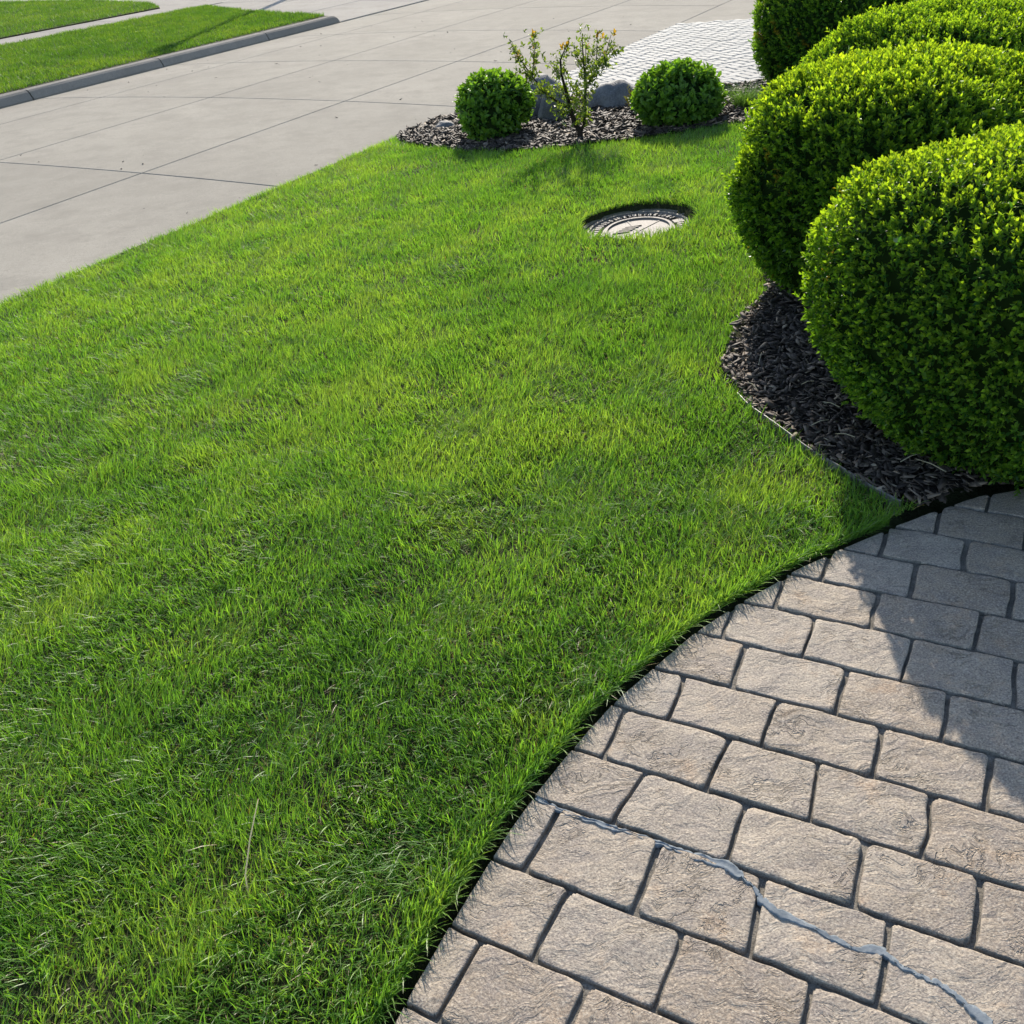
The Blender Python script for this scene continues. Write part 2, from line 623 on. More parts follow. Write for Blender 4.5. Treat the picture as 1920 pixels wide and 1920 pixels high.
# mulch of the beds
xs, ys = np.arange(-3.2, 6.8, .05), np.arange(1.6, 11.2, .05)
X2, Y2 = np.meshgrid(xs, ys, indexing='ij')
inb = inpoly(X2, Y2, BED) & (drive_side(X2, Y2) < -.01)
Zb = S(X2, Y2) + .03 * (fbm(X2 * 4, Y2 * 4, 6) - .5) + .01
f = gridfaces(len(xs), len(ys))
ok = inb.ravel()[f].all(1)
f = f[ok]
us, inv = np.unique(f, return_inverse=True)
PV = np.stack([X2, Y2, Zb], -1).reshape(-1, 3)[us]
bed = mesh('mulch_bed', PV, inv.reshape(-1, 4), M_MULCH, smooth=True, kind='structure')


def bed_z(x, y):
    return S(x, y) + .03 * (fbm(x * 4, y * 4, 6) - .5) + .01


# ------------------------------------------------------------------ pale paver drive of the next entrance
def pav_z(c):
    return .012 + .045 * np.clip(C_NEAR - np.asarray(c, float), 0, 12)


pv_poly = [(8.8, C_NEAR - .012), (9.12, 4.9), (9.32, 3.9), (9.14, 2.6), (9.77, 2.2), (9.9, 0.0), (9.9, -9.0), (15.3, -9.0), (15.3, C_NEAR - .012)]
vs_ = [(*XY(a, c), float(pav_z(c)) - .006) for a, c in pv_poly]
paver_drive = mesh('paver_drive', vs_, [tuple(range(len(vs_)))], N('paver_sand').pbr((.10, .09, .08), .95, .1), kind='structure')
bl, bw = .205, .1025
cells = []
for n_ in range(0, 60):                                # herringbone at 45 degrees to the street
    for m_ in range(-80, 80):
        u0 = m_ * bw + 2 * n_ * bl * 1.0
        v0 = m_ * bw
        for k, (du, dv, lu, lv) in enumerate(((0, 0, bl, bw), (bl, -bw + 0.0, bw, bl))):
            cells.append((u0 + du, v0 + dv, lu, lv))
cs45 = math.cos(R(45))
pav = []
for u0, v0, lu, lv in cells:
    cu, cv = u0 + lu / 2, v0 + lv / 2
    a, c = 8.0 + (cu + cv) * cs45 - 6.0, 0.0 + (cu - cv) * cs45 - 4.0
    pav.append((a, c, lu, lv))
pav = np.array(pav)
pin = inpoly(pav[:, 0], pav[:, 1], [(8.9, C_NEAR - .09), (9.2, 4.9), (9.4, 3.9), (9.22, 2.6), (9.85, 2.2), (9.98, 0.0), (9.98, -5.0), (15.2, -5.0), (15.2, C_NEAR - .09)])
pav = pav[pin]


def paver_vf(lu, lv, h):
    g, b = .0055, .006
    hu, hv = lu / 2 - g, lv / 2 - g
    v = [(-hu, -hv, -.02), (hu, -hv, -.02), (hu, hv, -.02), (-hu, hv, -.02),
         (-hu, -hv, h - b), (hu, -hv, h - b), (hu, hv, h - b), (-hu, hv, h - b),
         (-hu + b, -hv + b, h), (hu - b, -hv + b, h), (hu - b, hv - b, h), (-hu + b, hv - b, h)]
    fq = [(8, 9, 10, 11)] + [(i, (i + 1) % 4, 4 + (i + 1) % 4, 4 + i) for i in range(4)] + [(4 + i, 4 + (i + 1) % 4, 8 + (i + 1) % 4, 8 + i) for i in range(4)]
    return v, fq


U3 = np.array([U[0], U[1], 0.])
V3 = np.array([V[0], V[1], -.045])
E1 = (U3 + V3) * cs45
E2 = (U3 - V3) * cs45
dcam = np.hypot(*XY(pav[:, 0], pav[:, 1]))
order = np.argsort(dcam + 100 * (pav[:, 1] < 1.7))
pme = {}
jn = Join()
jcol = []
for rank, k in enumerate(order):
    a, c, lu, lv = pav[k]
    x, y = XY(a, c)
    z = float(pav_z(c)) + random.uniform(-.004, .003)
    key = lu > lv
    if rank < 300:
        if key not in pme:
            v, fq = paver_vf(lu, lv, .014)
            pme[key] = meshdata('paver', v, fq, M_PAVER)
        o = bpy.data.objects.new('paver', pme[key])
        o.matrix_world = Matrix(((E1[0], E2[0], 0, x), (E1[1], E2[1], 0, y), (E1[2], E2[2], 1, z), (0, 0, 0, 1)))
        link(o, paver_drive)
    else:
        v, fq = paver_vf(lu, lv, .014)
        v = np.array(v)
        P = np.array([x, y, z]) + v[:, :1] * E1 + v[:, 1:2] * E2 + v[:, 2:] * np.array([0, 0, 1.])
        jn.add(P, fq)
mesh('paver_field', jn.v, jn.f, M_PAVER, paver_drive, kind='stuff')

# ------------------------------------------------------------------ stamped driveway
QL = [3.05, 2.885, 2.725, 2.563, 2.400, 2.249, 2.089, 1.936, 1.777, 1.619, 1.465, 1.306, 1.150, .981, .820, .655, .495, .335, .175, .015, -.145, -.305]
JT = {2: [.033], 3: [(-.082, -.077)], 4: [(-.202, -.197), (.001, .011)], 5: [(-.320, -.318), (-.104, -.099), (.127, .135)],
      6: [(-.405, -.402), (-.173, -.161), (.072, .064)], 7: [(-.498, -.486), (-.294, -.290), (-.065, -.068), (.155, .163)],
      8: [(-.425, -.417), (-.186, -.180), (.037, .043)], 9: [(-.525, -.517), (-.306, -.303), (-.080, -.075), (.140, .142)],
      10: [(-.615, -.610), (-.372, -.376), (-.178, -.164), (.043, .049)], 11: [(-.507, -.518), (-.288, -.281), (-.055, -.044), (.150, .149)],
      12: [(-.637, -.636), (-.414, -.402), (-.210, -.191), (.017, .025)], 13: [(-.532, -.536), (-.309, -.305), (-.080, -.075)],
      14: [(-.639, -.640), (-.425, -.421)]}
PITCH = .224
PMAX = 1.75
DEPTH = .0130


def qline(k, p):
    return QL[k] + .005 * (vn(np.asarray(p, float) * 7 + k * 3.1, k * 1.7, 21) - .5) + .004 * (vn(np.asarray(p, float) * 28, k * 5.3, 22) - .5)


# joint bed
qs = np.arange(-.9, 3.06, .02)
ts = np.linspace(0, 1, 70)
bv = []
for q in qs:
    e = float(np.interp(q, EQ, EP)) + .004
    ps = e + (PMAX + .3 - e) * ts ** 1.6
    x, y = XY(q, -ps)
    z = S(x, y) - .0115 + .004 * (fbm(x * 25, y * 25, 9) - .5) + .012 * (fbm(x * 5, y * 5, 19, 3) - .5)
    bv.append(np.concatenate([[[*XY(q, -e), float(S(*XY(q, -e))) - .13]], np.stack([x, y, z], 1)]))
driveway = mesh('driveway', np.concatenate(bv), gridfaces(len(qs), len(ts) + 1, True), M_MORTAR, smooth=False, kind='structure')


def fine_axis(w_, n_, edges=(0, .0012, .003, .006, .012)):
    i = np.linspace(.022, w_ - .022, n_)
    return np.concatenate([edges, i, [w_ - k for k in reversed(edges)]]) / w_


for r in range(len(QL) - 1):
    js = JT.get(r)
    if js is None:
        o0 = {0: -.10, 1: .03}.get(r, (-.54 if r % 2 else -.64) + random.uniform(-.01, .01))
        js = [(o0, o0)]
    js = [j if isinstance(j, tuple) else (j, j) for j in js]
    while js[0][0] > -.76:
        d = PITCH + random.uniform(-.008, .008)
        js.insert(0, (js[0][0] - d, js[0][1] - d))
    while js[-1][0] < PMAX:
        d = PITCH + random.uniform(-.008, .008)
        js.append((js[-1][0] + d, js[-1][1] + d))
    for k in range(len(js) - 1):
        (lt, lb), (rt, rb) = js[k], js[k + 1]
        g = random.uniform(.0010, .0048)
        gr = random.uniform(.0012, .0034)
        rowh = QL[r] - QL[r + 1]
        far = lt > .42 or QL[r] < .45
        tv = fine_axis(rowh, 3 if far else 9)
        sv = fine_axis(.222, 4 if far else 13)
        tilt = (random.uniform(-.012, .012), random.uniform(-.012, .012))
        dz = random.uniform(-.0018, .0012)
        sd = random.randint(0, 9999)
        rad = random.uniform(.006, .016)
        q0 = (1 - tv) * (QL[r] - gr) + tv * (QL[r + 1] + gr)
        pl = lt + (lb - lt) * tv + g + .007 * (vn(q0 * 16, q0 * 0 + k + r * 3., 31) - .5)
        pr = rt + (rb - rt) * tv - g + .007 * (vn(q0 * 16, q0 * 0 + k + 1 + r * 3., 31) - .5)
        e = edge_p(q0) + .002
        cut = e > pl
        pl2, pr2 = np.maximum(pl, e), np.maximum(pr, e)
        if (pr2 - pl2).max() < .012:
            continue
        ps = pl2[:, None] + (pr2 - pl2)[:, None] * sv[None]
        T = tv[:, None] + 0 * ps
        qv = q0[:, None] + (1 - T) * (qline(r, ps) - QL[r]) + T * (qline(r + 1, ps) - QL[r + 1])
        dy = np.minimum(T, 1 - T) * (rowh - 2 * gr)
        dl = ps - pl2[:, None] + np.where(cut, .05, 0)[:, None]
        dx = np.minimum(dl, pr2[:, None] - ps)
        x, y = XY(qv, -ps)
        d = rad - np.hypot(np.maximum(rad - dx, 0), np.maximum(rad - dy, 0)) + .003 * (fbm(x * 60, y * 60, sd, 2) - .5)
        fall = 1 - sstep(-.0005, .0030, d)
        soft = .0010 * (1 - sstep(0, .010, d))
        und = random.uniform(.003, .009) * (fbm(x * 14, y * 20, sd + 3, 4) - .5) + .0026 * (fbm(x * 45, y * 45, sd + 5, 2) - .5)
        z = S(x, y) + dz + und + tilt[0] * (ps - (lt + rt) / 2) + tilt[1] * (qv - (QL[r] + QL[r + 1]) / 2) - (DEPTH + .003) * fall - soft
        f = gridfaces(len(tv), len(sv), False)
        o = mesh('paving_stone', np.stack([x, y, z], -1).reshape(-1, 3), f, M_STONE, driveway, smooth=True)
        o.data.materials.append(M_MORTAR)               # joint's darker release colour on groove walls, standing in for their shade
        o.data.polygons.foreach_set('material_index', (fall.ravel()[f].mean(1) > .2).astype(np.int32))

# sealant smeared along the cracked joint, then across the stones
SEAL = [(-.691, 1.151), (-.638, 1.142), (-.569, 1.139), (-.483, 1.146), (-.409, 1.142), (-.353, 1.139), (-.286, 1.147), (-.248, 1.134),
        (-.212, 1.111), (-.191, 1.094), (-.154, 1.085), (-.086, 1.078), (-.039, 1.068), (.012, 1.080), (.049, 1.067), (.093, 1.060),
        (.122, 1.061), (.148, 1.043), (.186, 1.026), (.211, 1.005), (.27, .975), (.33, .965)]
sp = np.array(SEAL)
tt = np.linspace(0, len(sp) - 1, 260)
pp = np.interp(tt, np.arange(len(sp)), sp[:, 0]) + .004 * (vn(tt * 3., tt * 0, 41) - .5)
qq = np.interp(tt, np.arange(len(sp)), sp[:, 1]) + .006 * (vn(tt * 3.7, tt * 0, 42) - .5)
wd = .0090 + .012 * sstep(.35, .8, fbm(tt * .9, tt * 0, 43)) + .006 * (vn(tt * 6, tt * 0, 44) - .5)
wd = np.where((tt > 7) & (tt < 8.6), wd * .55, wd)
wd = np.where((tt > 13.2) & (tt < 15.2), wd * .5, wd)
vs_ = []
for i in range(len(tt)):
    i0, i1 = max(0, i - 1), min(len(tt) - 1, i + 1)
    d = np.array([pp[i1] - pp[i0], qq[i1] - qq[i0]])
    d /= np.linalg.norm(d) + 1e-9
    n_ = np.array([-d[1], d[0]])
    onj = tt[i] < 7
    for s_ in (-1, -.93, -.5, 0, .5, .93, 1):
        jag = .0065 * (float(vn(np.array(tt[i] * 9), np.array(s_ * 7), 45)) - .5)
        p_, q_ = pp[i] + n_[0] * (s_ * wd[i] / 2 + jag), qq[i] + n_[1] * (s_ * wd[i] / 2 + jag)
        x, y = XY(q_, -p_)
        base = -.0018 if onj else .0018
        lip = .0025 * abs(s_) if onj else -.0003
        z = float(S(x, y)) + base + lip + .0012 * (float(vn(np.array(x * 90), np.array(y * 90), 46)) - .3) - (.010 if abs(s_) == 1 else 0)
        vs_.append((x, y, z))
mesh('crack_sealant', vs_, gridfaces(len(tt), 7, True), M_SEAL, driveway, smooth=True, label='blue-grey sealant smeared along the crack in the stamped paving')

# ------------------------------------------------------------------ manhole cover sunk in the lawn
mz = float(S(*MH)) - .057
mh = empty('manhole_cover', (*MH, mz), label='round cast manhole cover sunk in the lawn', category='manhole cover')
mh.rotation_euler = (0.03, -.045, R(-20))
mh.scale = (1.07, 1.07, 1.0)
v, fq = lathe([(.0, .0), (.285, .0), (.298, -.004), (.298, -.03)], 64)
lid = mesh('lid', v, fq, M_LID, mh)
v, fq = lathe([(.302, -.03), (.302, .004), (.325, .006), (.330, -.06)], 64)
mesh('seating_ring', v, fq, M_LID, mh)


def arc_band(r0, r1, t0, t1, z0, z1, n=30):
    vs_, fs = [], []
    for i in range(n + 1):
        t = t0 + (t1 - t0) * i / n
        for r, z in ((r0, z0), (r0 + .003, z1), (r1 - .003, z1), (r1, z0)):
            vs_.append((r * math.cos(t), r * math.sin(t), z))
    for i in range(n):
        for k in range(3):
            fs.append((i * 4 + k + 4, i * 4 + k, i * 4 + k + 1, i * 4 + k + 5))
    fs.append((3, 2, 1, 0))
    fs.append((n * 4, n * 4 + 1, n * 4 + 2, n * 4 + 3))
    return vs_, [tuple(reversed(q)) for q in fs]


TAU = 2 * math.pi
mesh('outer_rim', *arc_band(.262, .284, 0, TAU, -.001, .010, 72), M_LID, lid)
mesh('inner_rim', *arc_band(.165, .186, 0, TAU, -.001, .010, 64), M_LID, lid)
for t0, t1 in ((R(35), R(200)), (R(215), R(380))):
    mesh('recessed_band', *arc_band(.196, .254, t0, t1, .0006, .0012, 40), M_DARK, lid)
for t0 in (R(200), R(380)):
    mesh('raised_panel', *arc_band(.194, .256, t0 + R(1), t0 + R(14), -.001, .009, 8), M_LID, lid)
k = 0
for t in np.arange(R(44), R(196), R(7.5)):
    mesh('raised_bar', *arc_band(.206, .246, t, t + R(3.2 + (k % 3)), .0005, .008, 3), M_LID, lid)
    k += 1
for t in np.arange(R(224), R(376), R(7.5)):
    mesh('raised_bar', *arc_band(.206, .246, t, t + R(3.2 + (k % 3)), .0005, .008, 3), M_LID, lid)
    k += 1
for ang, off in ((R(62), .02), (R(118), -.015)):
    j = Join()
    j.box(-.15, .15, -.004, .004, -.001, .003)
    o = mesh('rib', j.v, j.f, M_LID, lid)
    o.rotation_euler = (0, 0, ang)
    o.location = (off, 0, .0)
for i in range(5):
    j = Join()
    j.box(-.045, .045, -.004, .004, -.001, .006)
    o = mesh('small_rib', j.v, j.f, M_LID, lid)
    o.location = (-.085 + .012 * i, -.05 + .024 * i, .0)
    o.rotation_euler = (0, 0, R(20))


# ------------------------------------------------------------------ grass
def project(x, y, z):
    d = np.stack([x - CAM.x, y - CAM.y, z - CAM.z], -1)
    dep = d @ np.array(fwd)
    return (d @ np.array(right)) / dep * .92708, (d @ np.array(down)) / dep * .92708, dep     # frame is -0.5 .. 0.5


def blades(x, y, z, h, wid, az, lean, curl, col, seg=3, tipcol=1.12):
    """tapering, bending blades as one vertex / triangle array"""
    n = len(x)
    dirx, diry = np.cos(az), np.sin(az)
    sp_ = az + rng.uniform(-1.3, 1.3, n) + math.pi / 2
    wx, wy = np.cos(sp_), np.sin(sp_)
    P, Cc = [], []
    ts_ = np.linspace(0, 1, seg + 1)
    for k, t in enumerate(ts_):
        hor = h * (lean * t + curl * t * t)
        up = h * (t - .35 * np.clip(lean + curl, 0, 1.4) * t * t)
        cx, cy, cz = x + dirx * hor, y + diry * hor, z + up
        if k == seg:
            P.append(np.stack([cx, cy, cz], 1)[:, None])
            Cc.append((col * tipcol)[:, None])
        else:
            wk = wid * (1 - .45 * t) * .5
            P.append(np.stack([np.stack([cx - wx * wk, cy - wy * wk, cz], 1), np.stack([cx + wx * wk, cy + wy * wk, cz], 1)], 1))
            cb = col * (1 + (tipcol - 1) * t)
            cb = cb * (1 - .0 * t)
            Cc.append(np.stack([cb, cb], 1))
    P = np.concatenate(P, 1)
    Cc = np.concatenate(Cc, 1)
    m = P.shape[1]
    tri = []
    for k in range(seg - 1):
        b = 2 * k
        tri += [(b, b + 1, b + 3), (b, b + 3, b + 2)]
    b = 2 * (seg - 1)
    tri.append((b, b + 1, b + 2))
    tri = np.array(tri)
    F = (np.arange(n) * m)[:, None, None] + tri[None]
    return P.reshape(-1, 3), F.reshape(-1, 3), Cc.reshape(-1, 3)


def merge(parts):
    Vv, Ff, Cc, b = [], [], [], 0
    for v, f_, c in parts:
        Vv.append(v)
        Ff.append(f_ + b)
        Cc.append(c)
        b += len(v)
    return np.concatenate(Vv), np.concatenate(Ff), np.concatenate(Cc)


G_DEEP = np.array([.084, .188, .034])
G_MID = np.array([.134, .264, .042])
G_YEL = np.array([.222, .328, .060])
G_STRAW = np.array([.36, .29, .13])


def grass_colour(x, y, n, yel_bias=0.):
    big = fbm(x * .9 + 3, y * .9, 51, 3)
    med = fbm(x * 4.5, y * 4.5, 52, 2)
    stripe = np.sin((V[0] * x + V[1] * y) * 11 + 2.5 * fbm(x * .7, y * .7, 53, 2))
    t = np.clip((big - .5) * .9 + (med - .5) * 1.0 + .10 * stripe + .5 + yel_bias + rng.normal(0, .22, n), 0, 1.3)
    c = np.where((t < .5)[:, None], G_DEEP + (G_MID - G_DEEP) * np.clip(t * 2, 0, 1)[:, None], G_MID + (G_YEL - G_MID) * np.clip(t * 2 - 1, 0, 1)[:, None])
    c = c * rng.uniform(.72, 1.22, n)[:, None]
    return c


def lawn_mask(x, y):
    a, c = AC(x, y)
    ds_ = drive_side(x, y)
    m = (c < 5.395) & (ds_ < -.024 - .016 * vn(x * 22, y * 22, 60)) & ~inpoly(x, y, BED)
    m &= (np.hypot(x - MH[0], y - MH[1]) > .342) & (a < 7.6)
    return m


parts = []
zones = [(0.0, 2.1, 23000, 3, .0027), (2.1, 3.2, 19500, 3, .0029), (3.2, 4.6, 15000, 2, .0033), (4.6, 6.6, 10500, 2, .0042), (6.6, 10.5, 7500, 1, .0056)]
for d0, d1, dens, seg, wd_ in zones:
    xmin, xmax, ymin, ymax = -5.2, 2.6, -.6, 10.4
    n = int(dens * (xmax - xmin) * (min(ymax, d1) - max(ymin, -.6)) * 1.0)
    x = rng.uniform(xmin, xmax, n)
    y = rng.uniform(ymin, min(ymax, d1), n)
    d = np.hypot(x, y)
    k = (d >= d0) & (d < d1)
    x, y = x[k], y[k]
    z = S(x, y)
    u_, v_, dep = project(x, y, z)
    k = (dep > .3) & (np.abs(u_) < .57) & (np.abs(v_) < .56)
    x, y = x[k], y[k]
    k = lawn_mask(x, y)
    x, y = x[k], y[k]
    thin = fbm(x * 3.2, y * 3.2, 55, 3)
    k = rng.uniform(0, 1, len(x)) < np.clip(.62 + (thin - .25) * 2.6, .62, 1)
    x, y, thin = x[k], y[k], thin[k]
    n = len(x)
    z = S(x, y) + .022 * (fbm(x * 1.6, y * 1.6, 4) - .5) * 1.0 - .004
    clump = fbm(x * 9, y * 9, 57, 2)
    h = (.033 + .030 * clump + .014 * (fbm(x * 2.1, y * 2.1, 58) - .5)) * rng.uniform(.60, 1.30, n)
    h *= np.where(rng.uniform(0, 1, n) < .05, 1.35, 1)
    edge = drive_side(x, y)
    h *= np.where(edge > -.12, 1.0, 1.0)
    azf = fbm(x * 2.4, y * 2.4, 56, 2) * 2 * TAU + 1.1 + rng.normal(0, 1.3, n)
    lean = np.abs(rng.normal(.20, .22, n)) + .25 * (vn(x * 5, y * 5, 59) > .75)
    st_ = np.sin((V[0] * x + V[1] * y) * 11 + 2.5 * fbm(x * .7, y * .7, 53, 2))
    azf = np.where(rng.uniform(0, 1, n) < .45, math.atan2(U[1], U[0]) + (st_ < 0) * math.pi + rng.normal(0, .6, n), azf)
    curl = rng.uniform(0, .55, n)
    col = grass_colour(x, y, n)
    dead = rng.uniform(0, 1, n) < (.035 + .05 * (fbm(x * 2.2, y * 2.2, 61) > .6))
    col[dead] = G_STRAW * rng.uniform(.5, 1.1, dead.sum())[:, None]
    lean[dead] += .6
    h[dead] *= .75
    parts.append(blades(x, y, z, h, wd_ * rng.uniform(.65, 1.3, n), azf, lean, curl, col, seg))
    # short leaning under-storey that closes the sward
    m_ = int(n * .5)
    ii = rng.integers(0, n, m_)
    x2, y2 = x[ii] + rng.normal(0, .012, m_), y[ii] + rng.normal(0, .012, m_)
    k = lawn_mask(x2, y2)
    x2, y2 = x2[k], y2[k]
    n2 = len(x2)
    col2 = grass_colour(x2, y2, n2, .3) * (1.35 if d1 < 3.5 else 1.05)  # nearer blades painted brighter to make up for their shaded sides
    dd = rng.uniform(0, 1, n2) < .32
    col2[dd] = G_STRAW * rng.uniform(.35, .9, dd.sum())[:, None]
    parts.append(blades(x2, y2, S(x2, y2) + .022 * (fbm(x2 * 1.6, y2 * 1.6, 4) - .5) - .002, rng.uniform(.015, .032, n2), wd_ * rng.uniform(.6, 1.1, n2), rng.uniform(0, TAU, n2), rng.uniform(.3, 1.2, n2), rng.uniform(0, .6, n2), col2, max(1, seg - 1)))
# fringe hanging over the driveway cut
qf = rng.uniform(-.2, 2.42, 5200)
pf = np.interp(qf, EQ, EP) - .030 - rng.exponential(.014, len(qf))
x, y = XY(qf, -pf)
n = len(x)
nrm = np.full(n, math.atan2(-V[1], -V[0]))
fr = rng.uniform(0, 1, n)
parts.append(blades(x, y, S(x, y) - .012, rng.uniform(.03, .075, n), rng.uniform(.002, .0042, n), nrm + rng.normal(0, .9, n), np.where(fr < .3, rng.uniform(.3, .75, n), rng.uniform(.0, .3, n)), rng.uniform(0, .5, n), grass_colour(x, y, n), 3))
tm = rng.uniform(0, TAU, 900)
rm = .340 + rng.exponential(.018, 900)
x, y = MH[0] + rm * np.cos(tm), MH[1] + rm * np.sin(tm)
n = len(x)
parts.append(blades(x, y, S(x, y) - .01, rng.uniform(.03, .075, n), rng.uniform(.003, .0055, n), tm + math.pi + rng.normal(0, .7, n), rng.uniform(.1, .8, n), rng.uniform(0, .6, n), grass_colour(x, y, n), 2))
gv, gf, gc = merge(parts)
mesh('grass', gv, gf, M_GRASS, col=gc, kind='stuff', label='short green grass of the front lawn', category='grass')

# far verge and far lawn grass
for nm, poly, z0, dens, lab in (('verge_grass', VERGE, ZV - .01, 1500, 'grass of the strip between far kerb and sidewalk'), ('far_grass', FARLAWN, ZV + .01, 800, 'grass of the lawn beyond the far sidewalk')):
    pa = np.array(poly)
    n = int(dens * 1.3 * np.ptp(pa[:, 0]) * np.ptp(pa[:, 1]))
    a = rng.uniform(pa[:, 0].min(), pa[:, 0].max(), n)
    c = rng.uniform(pa[:, 1].min(), pa[:, 1].max(), n)
    k = inpoly(a, c, poly) & (c > C_KERB + .33)
    x, y = XY(a[k], c[k])
    u_, v_, dep = project(x, y, np.full(len(x), z0))
    k = (np.abs(u_) < .62) & (np.abs(v_) < .62) & (dep > 0)
    x, y = x[k], y[k]
    n = len(x)
    gv, gf, gc = blades(x, y, np.full(n, z0), (.03 + .075 * fbm(x * 3.1, y * 3.1, 77, 2)) * rng.uniform(.6, 1.2, n), rng.uniform(.007, .014, n), rng.uniform(0, TAU, n), np.abs(rng.normal(.3, .2, n)), rng.uniform(0, .4, n), grass_colour(x, y, n, -.05) * (.62 + .0 * x)[:, None], 1)
    mesh(nm, gv, gf, M_GRASS, col=gc, kind='stuff', label=lab, category='grass')

# dry seed stalk standing in the near grass
x0, y0 = -.590, 1.17
z0 = float(S(x0, y0))
v, fq = tube([(x0, y0, z0 - .01), (x0 + .002, y0 + .02, z0 + .055), (x0 + .022, y0 + .050, z0 + .125), (x0 + .046, y0 + .09, z0 + .190)], [.0018, .0018, .0017, .0008], 5)
mesh('dry_stalk', v, fq, M_DRY, smooth=True, col=np.tile([.85, .70, .42], (len(v), 1)), label='tall dry straw-coloured stalk standing in the near grass', category='stalk')


# ------------------------------------------------------------------ leafy things
def leaf_geo(L, W, fold=.25, droop=.1, six=True):
    """leaf in its own plane: along +Y, folded on the midrib"""
    if six:
        pts = [(0, 0, 0), (-W * .42, L * .28, W * fold), (-W * .5, L * .62, W * fold), (0, L, -L * droop), (W * .5, L * .62, W * fold), (W * .42, L * .28, W * fold), (0, L * .5, 0)]
        tri = [(0, 6, 1), (1, 6, 2), (2, 6, 3), (3, 6, 4), (4, 6, 5), (5, 6, 0)]
    else:
        pts = [(0, 0, 0), (-W * .5, L * .5, W * fold), (0, L, -L * droop), (W * .5, L * .5, W * fold)]
        tri = [(0, 2, 1), (0, 3, 2)]
    return np.array(pts), np.array(tri)


def rot_to(axis):
    return np.array(Vector(axis).to_track_quat('Z', 'Y').to_matrix())


def sprig(nodes, length, L, W, c_old, c_new, six=True, seed=0, whorl=2, spread=(70, 25)):
    r_ = np.random.default_rng(seed)
    vs_, fs, cs = [], [], []
    b = 0
    lg, lt_ = leaf_geo(L, W, six=six)
    for k in range(nodes):
        t = (k + .6) / nodes
        base = np.array([0, 0, length * (t - 1)])
        tilt = R(spread[0] + (spread[1] - spread[0]) * t)
        for i in range(whorl):
            az = TAU * i / whorl + (k % 2) * math.pi / whorl + r_.normal(0, .35)
            tl = tilt + r_.normal(0, .2)
            ydir = np.array([math.cos(az) * math.sin(tl), math.sin(az) * math.sin(tl), math.cos(tl)])
            zdir = np.array([-math.cos(az) * math.cos(tl), -math.sin(az) * math.cos(tl), math.sin(tl)])
            xdir = np.cross(ydir, zdir)
            s_ = r_.uniform(.75, 1.2) * (.75 + .25 * math.sin(math.pi * t * .9))
            P = base + (lg * s_) @ np.stack([xdir, ydir, zdir])
            vs_.append(P)
            fs.append(lt_ + b)
            b += len(P)
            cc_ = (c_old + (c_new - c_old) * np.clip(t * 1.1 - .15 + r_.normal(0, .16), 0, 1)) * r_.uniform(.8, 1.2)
            cs.append(np.tile(cc_, (len(P), 1)))
    return np.concatenate(vs_), np.concatenate(fs), np.concatenate(cs)


def place_all(tmpl, pos, axis, scale, tint):
    """bake many turned copies of templates into one array"""
    out = []
    ids = rng.integers(0, len(tmpl), len(pos))
    for t in range(len(tmpl)):
        k = np.where(ids == t)[0]
        if not len(k):
            continue
        Vt, Ft, Ct = tmpl[t]
        z = axis[k] / np.linalg.norm(axis[k], axis=1, keepdims=True)
        ref = rng.normal(size=z.shape)
        x = np.cross(ref, z)
        x /= np.linalg.norm(x, axis=1, keepdims=True)
        y = np.cross(z, x)
        Rm = np.stack([x, y, z], 1)                      # rows are axes
        P = np.einsum('vi,nij->nvj', Vt, Rm) * scale[k][:, None, None] + pos[k][:, None]
        F = Ft[None] + (np.arange(len(k)) * len(Vt))[:, None, None]
        C = Ct[None] * tint[k][:, None, :]
        out.append((P.reshape(-1, 3), F.reshape(-1, 3), C.reshape(-1, 3)))
    return merge(out)


def bush_surface(rx, ry, hgt, rot, nplan=3.1, base=.68, lump=.06, seed=0, nu=72, nv=34, ktop=4.2, kpow=2.5, wide=.48):
    """clipped bush: superelliptic plan, tucked in at the foot, rounded shoulders, flattish top"""
    h = np.concatenate([np.linspace(0, wide, nv // 3, endpoint=False), wide + (1 - wide) * np.sin(np.linspace(0, math.pi / 2, nv - nv // 3)) ** .9])
    k = np.where(h < wide, base + (1 - base) * np.sin(math.pi / 2 * np.clip(h / wide, 0, 1)) ** .85, np.clip(1 - np.clip((h - wide) / (1 - wide), 0, 1) ** ktop, 0, 1) ** (1 / kpow))
    th = np.linspace(0, TAU, nu + 1)
    ct, st = np.cos(th), np.sin(th)
    r = (np.abs(ct) ** nplan + np.abs(st) ** nplan) ** (-1 / nplan)
    Xl = rx * np.outer(k, ct * r)
    Yl = ry * np.outer(k, st * r)
    Zl = np.repeat((h * hgt)[:, None], nu + 1, 1)
    ln = lump * (fbm(Xl * 4 + Zl * 3 + seed, Yl * 4 - Zl * 2, seed + 70, 2) - .5) * 2
    sc = 1 + ln / max(rx, ry)
    Xl, Yl = Xl * sc, Yl * sc
    Zl = Zl * (1 + .5 * ln)
    # level, slightly wavy shear of the top
    c_, s_ = math.cos(rot), math.sin(rot)
    return np.stack([Xl * c_ - Yl * s_, Xl * s_ + Yl * c_, Zl], -1)


